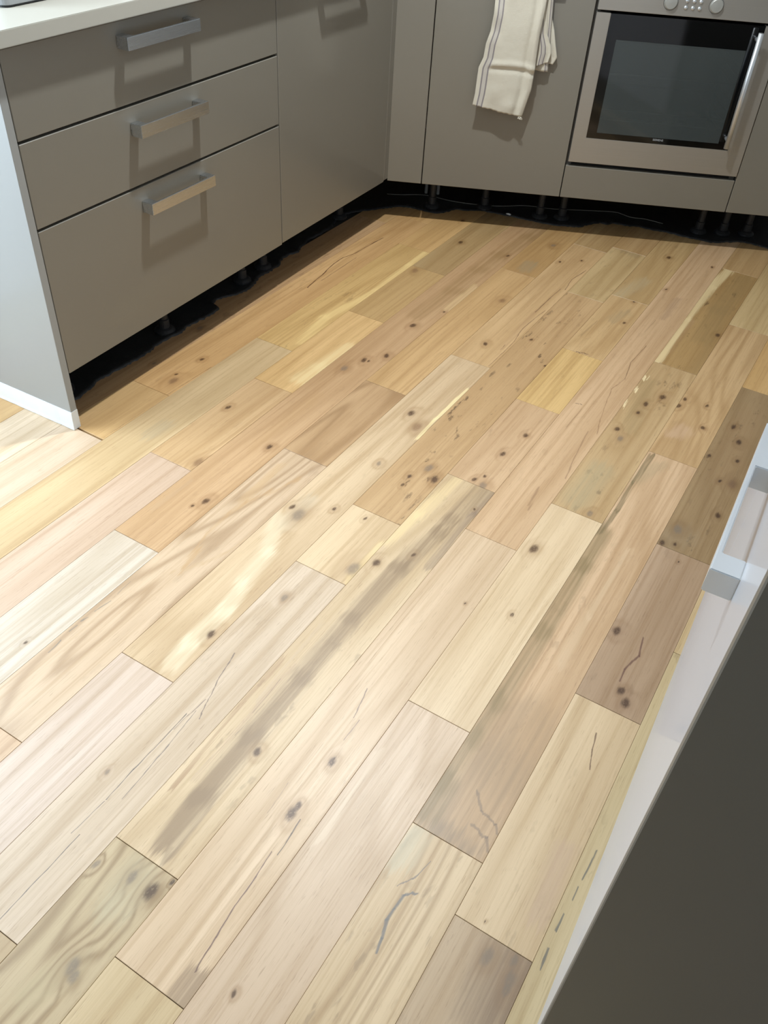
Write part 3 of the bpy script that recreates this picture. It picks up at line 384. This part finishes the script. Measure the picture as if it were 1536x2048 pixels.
box(df, -0.70, -0.65, -1.85, -1.82, 0, 2.12); box(df, -0.70, -0.65, -2.74, -2.71, 0, 2.12); box(df, -0.70, -0.65, -2.71, -1.85, 2.09, 2.12); box(df, -0.70, -0.65, -2.71, -1.85, -0.0, 0.02)
struct(obj('door_1', df, WHITE))
# ceiling downlight over the floor in front of the drawers
dl = thing('ceiling_light', 'round white downlight in the ceiling above the floor in front of the drawers', 'lamp', (LAMP[0], LAMP[1], ZC))
bm = bmesh.new(); lathe(bm, [(0.04, 0), (0.062, 0), (0.062, -0.006), (0.05, -0.008), (0.042, -0.004)]); obj('rim', bm, WHITE, dl)
ld = bpy.data.lights.new('lamp', 'AREA'); ld.shape = 'DISK'; ld.size = 0.08; ld.energy = LAMP_POWER; ld.color = LAMP_COLOUR
lo = bpy.data.objects.new('lamp', ld); col.objects.link(lo); lo.location = (0, 0, -0.03); lo.parent = dl

# ---------------------------------------------------------------- kitchen builders (local frame: front plane y = 0, room at y < 0, x along the run)
ZB = 0.156; ZT = 0.872; TH = 0.018
def front(name, par, x0, x1, z0, z1, m=None, y=0.0):
    return obj(name, boxbm(x0, x1, y, y+TH, z0, z1, bev=0.0012), m or FRONT, par)
def handle(par, cx, zb, zt, L=0.246, depth=0.033, leg=0.024, far=None, bar=0.006, m=None):
    bm = bmesh.new(); y = -depth; x0, x1 = cx-L/2, cx+L/2
    far = far or leg
    # one bent strip: a front bar with a leg at each end, outlined and extruded upwards
    P = [(x0, 0.0), (x0, y), (x1, y), (x1, 0.0), (x1-leg, 0.0), (x1-leg, y+bar), (x0+far, y+bar), (x0+far, 0.0)]
    lo_ = [bm.verts.new((a, b_, zb)) for a, b_ in P]; hi_ = [bm.verts.new((a, b_, zt)) for a, b_ in P]
    for q in (((0, 1, 6, 7)), ((1, 2, 5, 6)), ((2, 3, 4, 5))):
        bm.faces.new([lo_[j] for j in q][::-1]); bm.faces.new([hi_[j] for j in q])
    for j in range(8):
        bm.faces.new((lo_[j], lo_[(j+1) % 8], hi_[(j+1) % 8], hi_[j]))
    bmesh.ops.remove_doubles(bm, verts=bm.verts[:], dist=1e-6)
    es = [e for e in bm.edges if not (len(e.link_faces) == 2 and e.calc_face_angle(0) < 0.01)]
    bmesh.ops.bevel(bm, geom=es, offset=0.0009, segments=2, affect='EDGES')
    return obj('handle', bm, m or STEEL_H, par)
def carcass(par, x0, x1, depth=0.56, z1=0.876, open_front=False, y0=0.0195):
    bm = bmesh.new(); t = 0.018
    box(bm, x0, x0+t, y0, depth, ZB+0.002, z1); box(bm, x1-t, x1, y0, depth, ZB+0.002, z1)
    box(bm, x0+t, x1-t, y0, depth, ZB+0.002, ZB+0.02); box(bm, x0+t, x1-t, depth-0.01, depth, ZB+0.02, z1)
    if not open_front:
        box(bm, x0+t, x1-t, y0, y0+0.012, ZB+0.02, z1)
    return obj('carcass', bm, CARCASS, par)
def foot(par, x, y):
    bm = bmesh.new()
    lathe(bm, [(0.031, 0.0042), (0.031, 0.010), (0.024, 0.016), (0.0165, 0.019), (0.0165, 0.045), (0.013, 0.047), (0.013, 0.118), (0.019, 0.122), (0.019, 0.150), (0.028, 0.151), (0.028, ZB+0.0015)], n=18)
    return obj('foot', bm, BLACKPL, par, (x, y, 0), smooth=False)
LR = math.pi/2   # left run: x_local = world y, y_local = -world x
YA, YB = -1.5898, -0.6778

dr = thing('drawer_cabinet', 'grey drawer cabinet with three stacked drawers under the white worktop', 'cabinet', (0, YA, 0), LR)
w_ = YB-YA
carcass(dr, 0.002, w_-0.002)
hc = (-1.270-1.024)/2 - YA + 0.0
for z0, z1, zb, zt, c_ in ((ZB, 0.5135, 0.4525, 0.4805, -1.143), (0.5195, 0.6975, 0.6350, 0.6640, -1.147), (0.7035, ZT, 0.8200, 0.8465, -1.154)):
    d_ = front('drawer', dr, 0.0015, w_-0.0015, z0, z1)
    handle(d_, c_-YA, zb, zt)
foot(dr, -1.105-YA, 0.135); foot(dr, -0.712-YA, 0.143); foot(dr, -1.50-YA, 0.150)
foot(dr, -1.105-YA, 0.45); foot(dr, -0.71-YA, 0.45); foot(dr, -1.50-YA, 0.45)

ep = thing('end_panel', 'tall pale grey end panel closing the drawer cabinet, with white base strip', 'panel', (0, YA-0.0205, 0), LR)
bm = bmesh.new(); box(bm, 0, 0.0195, -0.0005, 0.60, 0.0505, 0.878, bev=0.0008); obj('board', bm, PANEL, ep)
# worn white strip at the foot of the panel
bm = bmesh.new()
NX = 40
def strip_pts(z, out):
    pts = []
    for j in range(NX+1):
        y = -0.0015 + (0.60+0.0015)*j/NX
        pts.append((-out - 0.0006*math.sin(j*1.7)*math.sin(j*0.6), y, z))
    return pts
rows_ = [strip_pts(0.001, 0.0035), strip_pts(0.012, 0.0025), strip_pts(0.036, 0.0022), strip_pts(0.0535, 0.0012)]
vv = [[bm.verts.new(p) for p in r] for r in rows_]
bk = [[bm.verts.new((0.0195 if j == 0 else 0.010, r[j][1], r[j][2])) for j in range(NX+1)] for r in rows_]
for a in range(3):
    for j in range(NX):
        bm.faces.new((vv[a][j], vv[a][j+1], vv[a+1][j+1], vv[a+1][j])); bm.faces.new((bk[a][j], bk[a+1][j], bk[a+1][j+1], bk[a][j+1]))
    bm.faces.new((vv[a][0], vv[a+1][0], bk[a+1][0], bk[a][0])); bm.faces.new((vv[a][NX], bk[a][NX], bk[a+1][NX], vv[a+1][NX]))
for j in range(NX):
    bm.faces.new((vv[3][j], vv[3][j+1], bk[3][j+1], bk[3][j])); bm.faces.new((vv[0][j], bk[0][j], bk[0][j+1], vv[0][j+1]))
obj('base_strip', bm, WHITE, ep)['label'] = 'chipped white strip along the foot of the panel'

cb = thing('corner_cabinet', 'grey corner cabinet with one plain door, right of the drawers', 'cabinet', (0, YB, 0), LR)
carcass(cb, 0.002, 0.655)
d_ = front('door', cb, 0.0015, -YB-0.030, ZB+0.004, ZT)
handle(d_, -0.3625-YB, 0.8200, 0.8465)
front('corner_post', cb, -YB-0.0285, -YB+0.0015, ZB+0.008, ZT, y=0.0006)
foot(cb, -0.590-YB, 0.147); foot(cb, -0.584-YB, 0.45); foot(cb, 0.60, 0.16)

fp = tag(obj('filler_panel', boxbm(-0.0015, 0.1235, 0.0, TH, ZB, ZT, bev=0.0012), FRONT), 'narrow upright grey panel filling the corner left of the tea towel cabinet', 'panel')
fp.rotation_euler = (0, 0, PSI)
def bthing(name, label, cat, s): return thing(name, label, cat, (s*TBK.x, s*TBK.y, 0), PSI)
c1 = bthing('cabinet', 'grey cabinet with a tall door on which the tea towel hangs', 'cabinet', 0.1251)
carcass(c1, 0.002, 0.506)
d_ = front('door', c1, 0.0015, 0.5065, ZB, ZT); handle(d_, 0.379-0.1251+0.02, 0.820, 0.8465)
foot(c1, 0.166-0.1251, 0.180); foot(c1, 0.373-0.1251, 0.220); foot(c1, 0.591-0.1251, 0.182); foot(c1, 0.41-0.1251, 0.50)
c2 = bthing('oven_housing', 'grey oven housing with a low flap below the steel oven', 'cabinet', 0.6332)
carcass(c2, 0.002, 0.598, open_front=True)
front('flap', c2, 0.0015, 0.5985, ZB, 0.2692)
obj('shelf', boxbm(0.02, 0.58, 0.0195, 0.55, 0.268, 0.2755), GAP, c2)
foot(c2, 0.678-0.6332, 0.188); foot(c2, 1.211-0.6332, 0.183); foot(c2, 0.1, 0.5); foot(c2, 0.5, 0.5)
c3 = bthing('cabinet', 'grey cabinet with a plain door right of the steel oven', 'cabinet', 1.2332)
carcass(c3, 0.002, 0.40)
front('door', c3, 0.0015, 0.398, ZB, ZT)
foot(c3, 1.305-1.2332, 0.191); foot(c3, 1.398-1.2332, 0.203); foot(c3, 0.3, 0.5)

# ---------------------------------------------------------------- oven
ov = bthing('oven', 'built in stainless steel oven with side opening black glass door', 'oven', 0.6332)
q = lambda s: s-0.6332
bm = bmesh.new()
U_ = [(q(.640), .2845), (q(1.2318), .2845), (q(1.2318), .7525), (q(1.1740), .7525), (q(1.1740), .3695), (q(.6855), .3695), (q(.6855), .7525), (q(.640), .7525)]
fa = [bm.verts.new((x, -0.004, z)) for x, z in U_]; fb = [bm.verts.new((x, 0.026, z)) for x, z in U_]
for s_ in (fa, fb):
    for k4 in ((0, 5, 6, 7), (0, 1, 4, 5), (1, 2, 3, 4)): bm.faces.new([s_[j] for j in k4])
for j in range(8): bm.faces.new((fa[j], fa[(j+1) % 8], fb[(j+1) % 8], fb[j]))
bmesh.ops.recalc_face_normals(bm, faces=bm.faces[:])
bmesh.ops.bevel(bm, geom=[e for e in bm.edges if e.calc_face_angle(0) > 0.1], offset=0.0012, segments=2, affect='EDGES')
door = obj('door', bm, STEEL, ov); door['label'] = 'brushed steel door frame'
bm = bmesh.new(); y0, y1 = -0.0025, 0.012
box(bm, q(.6860), q(.718), y0, y1, 0.370, 0.7520); box(bm, q(1.136), q(1.1735), y0, y1, 0.370, 0.7520)
box(bm, q(.718), q(1.136), y0, y1, 0.370, 0.389); box(bm, q(.718), q(1.136), y0, y1, 0.679, 0.7520)
obj('glass_border', bm, BLACKGLASS, door)
gm, nt, p = new_mat('tinted_glass'); b = NB(nt)
tr = b.n('ShaderNodeBsdfTransparent'); tr.inputs[0].default_value = (0.6, 0.64, 0.64, 1)
p.inputs['Base Color'].default_value = (0.020, 0.024, 0.024, 1); p.inputs['Roughness'].default_value = 0.05; p.inputs['Specular IOR Level'].default_value = 0.6
b.put(p.inputs['Base Color'], b.mix(b.noise(b.n('ShaderNodeTexCoord').outputs['Object'], 5.0), (0.105, 0.12, 0.118, 1), (0.08, 0.093, 0.092, 1)))
mx = b.n('ShaderNodeMixShader'); mx.inputs[0].default_value = 0.52
nt.links.new(tr.outputs[0], mx.inputs[1]); nt.links.new(p.outputs[0], mx.inputs[2]); nt.links.new(mx.outputs[0], nt.nodes['Material Output'].inputs[0])
obj('window_pane', boxbm(q(.7182), q(1.1358), -0.0022, 0.002, 0.3892, 0.6788), gm, door)
bm = bmesh.new(); xh = q(1.156)
cyl(bm, (xh, -0.040, 0.3865), (xh, -0.040, 0.7385), 0.0085, n=24)
cyl(bm, (xh, -0.040, 0.41), (xh, -0.002, 0.41), 0.006, n=12); cyl(bm, (xh, -0.040, 0.715), (xh, -0.002, 0.715), 0.006, n=12)
obj('handle', bm, STEEL_R, door, smooth=True)
# maker's name printed on the glass
tx = bpy.data.curves.new('lettering', 'FONT'); tx.body = 'SIEMENS'; tx.size = 0.0105; tx.extrude = 0.0001; tx.align_x = 'CENTER'; tx.align_y = 'CENTER'; tx.offset = 0.0002
to = bpy.data.objects.new('t', tx); col.objects.link(to); bpy.context.view_layer.update()
me = bpy.data.meshes.new_from_object(to.evaluated_get(bpy.context.evaluated_depsgraph_get())); bpy.data.objects.remove(to)
LETTER = plain('grey_print', (150, 154, 156), 0.5)
me.materials.clear(); me.materials.append(LETTER)
lt = link_mesh('lettering', me, LETTER, door, (q(.931), -0.0027, 0.3826)); lt.rotation_euler = (math.pi/2, 0, 0); lt.scale = (0.92, 0.85, 1)
bm = bmesh.new(); x0, x1, yb, t = q(.665), q(1.205), 0.50, 0.004
box(bm, x0, x0+t, 0.03, yb, 0.30, 0.74); box(bm, x1-t, x1, 0.03, yb, 0.30, 0.74); box(bm, x0, x1, yb-t, yb, 0.30, 0.74)
box(bm, x0, x1, 0.03, yb, 0.30, 0.304); box(bm, x0, x1, 0.03, yb, 0.736, 0.74)
ENAMEL = plain('grey_enamel', (96, 100, 100), 0.35, var=0.05)
obj('cavity', bm, ENAMEL, ov)
for z in (0.575, 0.462, 0.43):
    bm = bmesh.new(); y0 = 0.012
    cyl(bm, (x0+.006, y0, z), (x1-.006, y0, z), 0.0028, n=8); cyl(bm, (x0+.006, yb-.02, z), (x1-.006, yb-.02, z), 0.0028, n=8)
    cyl(bm, (x0+.006, y0, z), (x0+.006, yb-.02, z), 0.0028, n=8); cyl(bm, (x1-.006, y0, z), (x1-.006, yb-.02, z), 0.0028, n=8)
    for j in range(1, 14):
        xx = x0+.006+(x1-x0-.012)*j/14; cyl(bm, (xx, y0+.004, z), (xx, yb-.02, z), 0.0014, n=6)
    obj('rack', bm, CHROME, ov)
cp = obj('control_panel', boxbm(q(.640), q(1.2318), -0.004, 0.03, 0.7600, 0.874, bev=0.001), STEEL, ov); cp['label'] = 'brushed steel control panel'
for s_ in (0.8625, 1.0040):
    bm = bmesh.new()
    lathe(bm, [(0.0215, 0.0), (0.0215, 0.0012), (0.0195, 0.0013), (0.0190, 0.0075), (0.0175, 0.0088), (0.001, 0.0096)], (q(s_), -0.0042, 0.7965), 'Y', 32)
    obj('knob', bm, STEEL_K, cp, smooth=False)
    bm = bmesh.new(); lathe(bm, [(0.0205, 0.0), (0.0226, 0.0004), (0.0226, 0.0008), (0.0205, 0.0009)], (q(s_), -0.0041, 0.7965), 'Y', 32); obj('knob_ring', bm, GAP, cp)
for s_ in (0.9116, 0.9335, 0.9545):
    for z_ in (0.7850, 0.8040, 0.8230):
        bm = bmesh.new(); lathe(bm, [(0.0062, 0.0), (0.0060, 0.0016), (0.0045, 0.0034), (0.0018, 0.0042)], (q(s_), -0.0042, z_), 'Y', 16)
        obj('button', bm, STEEL_R, cp, smooth=True)

# ---------------------------------------------------------------- right hand tall units
XR, YR = 1.534, -2.4136
RR = -math.pi/2
def rthing(name, label, cat, y): return thing(name, label, cat, (XR, y, 0), RR)
def tall(name, label, y_hi, y_lo, m, hnd):
    t_ = rthing(name, label, 'cabinet', y_hi); w = y_hi-y_lo
    bm = bmesh.new(); box(bm, 0.001, w-0.001, 0.0195, 0.59, ZB+0.002, 2.10); obj('carcass', bm, CARCASS, t_)
    d_ = obj('door', boxbm(0.0015, w-0.0015, 0.0, TH, ZB, 1.30, bev=0.001), m, t_)
    obj('door', boxbm(0.0015, w-0.0015, 0.0, TH, 1.304, 2.10, bev=0.001), m, t_)
    if hnd: handle(d_, hnd[0], 0.820, 0.846, L=0.2455, depth=0.0250, leg=0.0250, far=0.082, bar=0.005, m=STEEL_R)
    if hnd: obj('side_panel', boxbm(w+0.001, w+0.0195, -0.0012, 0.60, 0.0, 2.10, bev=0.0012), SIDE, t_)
    bm = bmesh.new(); box(bm, 0.0, w, 0.055, 0.073, 0.003, ZB); obj('plinth', bm, FRONT, t_)
# this cabinet's local x runs towards the camera
tall('tall_cabinet', 'tall glossy grey cabinet at the right edge with a steel bar handle', -1.795, YR+0.019, FRONT_GLOSS, (-1.795+(2.2234+1.9779)/2, 0))
tall('tall_cabinet', 'tall glossy grey cabinet further along the right wall towards the oven', -1.197, -1.795, FRONT_GLOSS, None)
tall('tall_cabinet', 'tall glossy grey cabinet at the far end of the right wall', -0.599, -1.197, FRONT_GLOSS, None)

# ---------------------------------------------------------------- worktop and the box on it
bm = bmesh.new()
def bp(s, n): return Vector((s*TBK.x+n*NBK.x, s*TBK.y+n*NBK.y, 0))
# front edges of both legs meet over the corner
ov_ = 0.028
# intersection of x = ov_ and n = ov_
yk = (ov_*math.sin(PSI)-ov_)/math.cos(PSI)
poly = [Vector((-0.635, -1.625, 0)), Vector((ov_, -1.625, 0)), Vector((ov_, yk, 0)), bp(1.64, ov_), bp(1.64, -0.61), bp(-0.05, -0.61)]
yk2 = (0.61 - 0.635*math.sin(PSI))/math.cos(PSI)
poly = poly[:5] + [Vector((-0.635, yk2, 0))]
a = [bm.verts.new((p.x, p.y, 0.8805)) for p in poly]; b2 = [bm.verts.new((p.x, p.y, 0.9105)) for p in poly]
bm.faces.new(a[::-1]); bm.faces.new(b2)
for j in range(6): bm.faces.new((a[j], a[(j+1) % 6], b2[(j+1) % 6], b2[j]))
bmesh.ops.bevel(bm, geom=[e for e in bm.edges], offset=0.0014, segments=2, affect='EDGES')
tag(obj('worktop', bm, WORKTOP), 'off white worktop lying on the grey base cabinets', 'worktop')
bb = thing('bread_bin', 'grey box with rounded corners standing on the white worktop, top left', 'box', (-0.095, -1.4715, 0.9112), 0)
GREYB = plain('grey_coated_metal', (150, 152, 152), 0.38, var=0.02)
bm = bmesh.new()
def rr(bm, x0, x1, y0, y1, z0, z1, r, n=6):
    ring = []
    for cx_, cy_, a0 in ((x1-r, y1-r, 0), (x0+r, y1-r, 90), (x0+r, y0+r, 180), (x1-r, y0+r, 270)):
        for j in range(n+1):
            t_ = math.radians(a0+90*j/n); ring.append((cx_+r*math.cos(t_), cy_+r*math.sin(t_)))
    A = [bm.verts.new((x, y, z0)) for x, y in ring]; B = [bm.verts.new((x, y, z1)) for x, y in ring]
    bm.faces.new(A[::-1]); bm.faces.new(B)
    for j in range(len(ring)): bm.faces.new((A[j], A[(j+1) % len(ring)], B[(j+1) % len(ring)], B[j]))
rr(bm, -0.24, 0.0, 0.0, 0.34, 0.004, 0.15, 0.018); obj('body', bm, GREYB, bb)
bm = bmesh.new(); rr(bm, -0.236, -0.004, 0.004, 0.336, 0.0, 0.004, 0.016); obj('base', bm, BLACKPL, bb)
bm = bmesh.new(); rr(bm, -0.242, 0.002, -0.002, 0.342, 0.15, 0.175, 0.018); obj('lid', bm, GREYB, bb)

# ---------------------------------------------------------------- tea towel over the door handle
cl, nt, p = new_mat('towel_linen'); b = NB(nt)
uvn = b.n('ShaderNodeUVMap').outputs[0]; sx = b.n('ShaderNodeSeparateXYZ'); b.put(sx.inputs[0], uvn); U = sx.outputs[0]
tc = b.n('ShaderNodeTexCoord').outputs['Object']
weave = b.math('MULTIPLY', b.math('ADD', b.noise(b.vec('MULTIPLY', tc, (900, 900, 120)), 1, 1), b.noise(b.vec('MULTIPLY', tc, (120, 120, 900)), 1, 1)), 0.5)
c = b.mix(b.noise(tc, 9, 3), lin((206, 200, 184)), lin((192, 184, 166)))
def stripe(c0, w):
    return b.rng(b.math('ABSOLUTE', b.math('SUBTRACT', U, c0)), w, w*1.5, 1.0, 0.0)
for c0 in (0.085, 0.175):
    c = b.mix(b.math('MULTIPLY', stripe(c0, 0.011), 0.8), c, lin((112, 104, 112)))
c = b.mix(b.math('MULTIPLY', stripe(0.13, 0.022), 0.35), c, lin((160, 154, 160)))
b.put(p.inputs['Base Color'], c); p.inputs['Roughness'].default_value = 0.95; p.inputs['Specular IOR Level'].default_value = 0.1
p.inputs['Sheen Weight'].default_value = 0.2
b.put(p.inputs['Normal'], b.bump(b.math('ADD', weave, b.math('MULTIPLY', b.noise(tc, 45, 3), 1.5)), 0.35, 0.002))
def interp(tab, z):
    tab = sorted(tab, key=lambda t_: t_[1])
    if z <= tab[0][1]: return tab[0][0]
    for (a0, z0), (a1, z1) in zip(tab[:-1], tab[1:]):
        if z <= z1: return a0+(a1-a0)*(z-z0)/(z1-z0+1e-9)
    return tab[-1][0]
def cloth(bm, uvl, Lt, Rt, botf, ztop, nf, u0, u1, nx=44, nz=90, topz=None, wrap=None):
    grid = []
    for j in range(nz+1):
        row = []
        for i in range(nx+1):
            u = i/nx; zb_ = botf(u); z = ztop+(zb_-ztop)*j/nz
            L_, R_ = interp(Lt, z), interp(Rt, z); s = L_+(R_-L_)*u
            row.append((bm.verts.new((s, -nf(u, z, s), z)), u0+(u1-u0)*u, z))
        grid.append(row)
    if wrap:
        for k_ in range(1, 13):
            th = math.pi*k_/12; row = []
            for i in range(nx+1):
                v0, uu, z0 = grid[nz*0][i] if k_ == 1 else first[i]
                if k_ == 1 and i == 0: first = grid[0][:]
                v0, uu, z0 = first[i]
                cy_ = wrap[0]; rad = (-v0.co.y)-cy_
                row.append((bm.verts.new((v0.co.x, -(cy_+rad*math.cos(th)), z0+wrap[1]*math.sin(th))), uu, z0))
            grid.insert(0, row)
        last = grid[0]
        for k_ in range(1, 7):
            row = [(bm.verts.new((v.co.x, v.co.y, v.co.z-0.012*k_)), uu, z0) for v, uu, z0 in last]
            grid.insert(0, row)
    for r0, r1 in zip(grid[:-1], grid[1:]):
        for i in range(len(r0)-1):
            f = bm.faces.new((r0[i][0], r0[i+1][0], r1[i+1][0], r1[i][0])); f.smooth = True
            for lp, w_ in zip(f.loops, (r0[i], r0[i+1], r1[i+1], r1[i])): lp[uvl].uv = (w_[1], w_[2])
def smst(x, a, b_):
    t_ = max(0, min(1, (x-a)/(b_-a))); return t_*t_*(3-2*t_)
bm = bmesh.new(); uvl = bm.loops.layers.uv.new('UVMap')
Lf = [(.313, .85), (.313, .77), (.314, .73), (.310, .681), (.300, .644), (.297, .602), (.285, .571), (.284, .539), (.283, .491), (.277, .44)]
Rf = [(.474, .85), (.474, .749), (.469, .682), (.469, .625), (.470, .578), (.469, .518), (.460, .473), (.449, .42)]
def nf_front(u, z, s):
    n = 0.041 + 0.006*math.sin(math.pi*u)*smst(0.80-z, 0, .12)
    n += 0.0035*math.sin(u*9+z*18)*smst(0.84-z, 0.02, .15)
    n += 0.006*math.exp(-((u-0.93)/0.05)**2)*smst(0.84-z, 0.03, .10)           # rolled right edge
    n -= 0.004*math.exp(-((u-0.82)/0.05)**2)
    fz = 0.575+0.008*math.sin(u*3.2)                                             # crease across the flap
    n += (0.0045*math.exp(-((z-fz-0.006)/0.009)**2) - 0.004*math.exp(-((z-fz+0.010)/0.008)**2))*smst(u, .12, .25)
    n += 0.004*math.exp(-((u-.35)/.12)**2-((z-.50)/.03)**2) + 0.004*math.exp(-((u-.7)/.15)**2-((z-.46)/.02)**2)
    n += 0.0025*math.sin(z*70+u*5)*math.exp(-((u-.1)/.12)**2)*smst(z, .62, .68)
    return n
def bot_front(u): return 0.454-0.024*u+0.0008*math.sin(u*21)+0.0007*math.sin(u*57)
cloth(bm, uvl, Lf, Rf, bot_front, 0.838, nf_front, 0.0, 1.0, wrap=(0.022, 0.012))
# inner fold and the back layer showing at the right
Lm = [(.43, .85), (.43, .55)]; Rm_ = [(.477, .85), (.477, .775), (.492, .685), (.511, .648), (.515, .627), (.510, .60)]
cloth(bm, uvl, Lm, Rm_, lambda u: 0.600-0.026*(1-u), 0.838, lambda u, z, s: 0.031+0.004*math.sin(u*11+1), 0.55, -0.05, nx=26, nz=60)
Lb = [(.42, .85), (.42, .55)]; Rb = [(.484, .85), (.487, .778), (.497, .739), (.515, .692), (.528, .647), (.538, .615), (.532, .601), (.52, .58)]
cloth(bm, uvl, Lb, Rb, lambda u: 0.585+0.006*u+0.004*math.sin(u*9), 0.835, lambda u, z, s: 0.012+0.004*math.sin(u*8+z*10), 0.5, 0.95, nx=26, nz=60)
cloth(bm, uvl, [(.45, .85), (.45, .5)], [(.49, .85), (.510, .62), (.515, .571)], lambda u: 0.574-0.003*u, 0.838, lambda u, z, s: 0.022+0.003*math.sin(u*8+2), 0.6, 0.1, nx=16, nz=40)
# loose threads at the lower right corner
for j in range(7):
    a0 = 0.438+0.002*j
    p0 = Vector((a0, -0.045, 0.432-0.0005*j)); pts = [p0+Vector((0.0022*math.sin(j*2+k_*.9), -0.001*k_, -0.0022*k_)) for k_ in range(4)]
    tube(bm, pts, 0.0004, 5)
me = bpy.data.meshes.new('tea_towel'); bm.to_mesh(me); bm.free()
tt_ = link_mesh('tea_towel', me, cl); tt_.rotation_euler = (0, 0, PSI)
md = tt_.modifiers.new('thickness', 'SOLIDIFY'); md.thickness = 0.0016; md.offset = 0
tag(tt_, 'cream linen tea towel with thin grey stripes hanging on a cabinet handle', 'towel')

# ---------------------------------------------------------------- black damp-proof sheet under the units
def P2(x, y): return Vector((x, y))
LE = [(-0.120,-1.586),(-0.104,-1.545),(-.091,-1.509),(-.097,-1.456),(-.108,-1.41),(-.103,-1.354),(-.096,-1.29),(-.094,-1.219),(-.104,-1.17),(-.099,-1.136),(-.090,-1.09),(-.098,-1.046),(-.088,-0.98),(-.085,-.904),(-.126,-.885),(-.130,-.854),(-.104,-.80),(-.088,-.742),(-.098,-.70),(-.114,-.651),(-.108,-.59),(-.113,-.536),(-.132,-.49),(-.129,-.451),(-.112,-.42),(-.123,-.397),(-.142,-.32),(-.135,-.249),(-.128,-.18),(-.150,-.11),(-.156,-.038),(-.12,.03)]
BE = [(0.024,.145),(.065,.155),(.103,.149),(.140,.132),(.183,.119),(.215,.135),(.259,.177),(.32,.180),(.378,.186),(.42,.178),(.457,.165),(.51,.152),(.555,.139),(.60,.122),(.651,.114),(.70,.114),(.749,.122),(.78,.150),(.831,.180),(.86,.170),(.88,.188),(.928,.179),(.98,.176),(1.024,.163),(1.07,.152),(1.117,.137),(1.16,.120),(1.207,.102),(1.245,.094),(1.282,.097),(1.32,.112),(1.363,.125),(1.41,.112),(1.461,.088),(1.52,.10),(1.60,.12)]
edge = [Vector((x, y, 0)) for x, y in LE]; inner = [Vector((-0.60, y, 0)) for x, y in LE]
inner = [Vector((-0.60, y+0.0*y, 0)) for x, y in LE]
for j, (s, n) in enumerate(BE):
    edge.append(bp(s, -n)); inner.append(bp(s-0.25*(1-s/1.6), -0.60))
nL = len(LE)
inner[nL-1] = Vector((-0.6, 0.15, 0))
def resample(A, B, step):
    out = []
    for j in range(len(A)-1):
        n = max(1, int((A[j+1]-A[j]).length/step))
        for k_ in range(n): out.append((A[j].lerp(A[j+1], k_/n), B[j].lerp(B[j+1], k_/n)))
    out.append((A[-1], B[-1])); return out
rs = resample(edge, inner, 0.008); r3 = random.Random(9)
bm = bmesh.new(); prof = [(0, .0012), (.003, .0042), (.008, .0062), (.015, .0050), (.028, .0030), (.05, .0024), (.09, .0028), (.15, .0024), (.25, .0030), (1, .0026)]
gr = []
for j, (e_, i_) in enumerate(rs):
    dr_ = (i_-e_); L_ = dr_.length; dr_.normalize(); e2 = e_ + dr_*r3.uniform(-0.0035, 0.0035); row = []
    for dd, h in prof:
        dist = dd*L_ if dd == 1 else dd
        hh = h + (0.0022*(0.5+0.5*math.sin(j*0.37)*math.sin(j*0.13+1)) if 0 < dd < 0.03 else 0.0008*math.sin(j*0.5+dd*60))
        pt = e2+dr_*dist; row.append(bm.verts.new((pt.x, pt.y, max(0.0008, hh))))
    gr.append(row)
for a_, b_ in zip(gr[:-1], gr[1:]):
    for i in range(len(prof)-1):
        f = bm.faces.new((a_[i], b_[i], b_[i+1], a_[i+1])); f.smooth = True
SHEET = plain('black_polythene', (42, 43, 44), 0.40, var=0.1, scale=40, bump=0.5)
sh = obj('plastic_sheet', bm, SHEET); tag(sh, 'black plastic damp proof sheet with a ragged edge under the cabinets', 'sheet')
# thin pale strip, added in place of the sheet's shiny upper edge
SHEET_EDGE = [(-.02,-.262),(.032,-.267),(.132,-.287),(.246,-.251),(.34,-.24),(.437,-.246),(.538,-.276),(.638,-.269),(.72,-.278),(.799,-.288),(.9,-.297),(.956,-.26),(1.015,-.254),(1.08,-.225)]
pts = [bp(s, n)+Vector((0, 0, 0.0055)) for s, n in SHEET_EDGE]
sm = []
for j in range(len(pts)-1):
    p0, p1, p2, p3 = pts[max(j-1, 0)], pts[j], pts[j+1], pts[min(j+2, len(pts)-1)]
    for k_ in range(8):
        t_ = k_/8; sm.append(0.5*((2*p1)+(p2-p0)*t_+(2*p0-5*p1+4*p2-p3)*t_*t_+(3*p1-p0-3*p2+p3)*t_**3))
sm.append(pts[-1])
bm = bmesh.new(); tube(bm, sm, 0.0013, 6)
tag(obj('sheet_edge_strip', bm, plain('sheet_edge_sheen', (150, 148, 140), 0.4)), 'thin pale strip standing in for the shiny upper edge of the black sheet under the back cabinets', 'sheet_edge_strip')
for s_, lab in ((0.134, 'left'), (0.182, 'right')):
    P_ = bp(s_, -0.315)
    bm = bmesh.new(); cyl(bm, (P_.x, P_.y, 0.004), (P_.x, P_.y, 0.156), 0.0065, n=12)
    tag(obj('pipe', bm, plain('pale_pipe', (168, 170, 168), 0.4)), 'short pale pipe under the towel cabinet, %s one of the two' % lab, 'pipe', 'pipes under the towel cabinet')
bm = bmesh.new(); r5 = random.Random(2)
P_ = bp(0.469, -0.168)
bmesh.ops.create_icosphere(bm, subdivisions=2, radius=0.0075)
for v in bm.verts: v.co = Vector((v.co.x*1.5, v.co.y*0.7, abs(v.co.z)*0.5))*r5.uniform(0.75, 1.25)
o = obj('foil_scrap', bm, plain('white_scrap', (235, 238, 240), 0.4)); o.location = (P_.x, P_.y, 0.0065); tag(o, 'tiny crumpled white scrap on the edge of the black sheet', 'scrap')
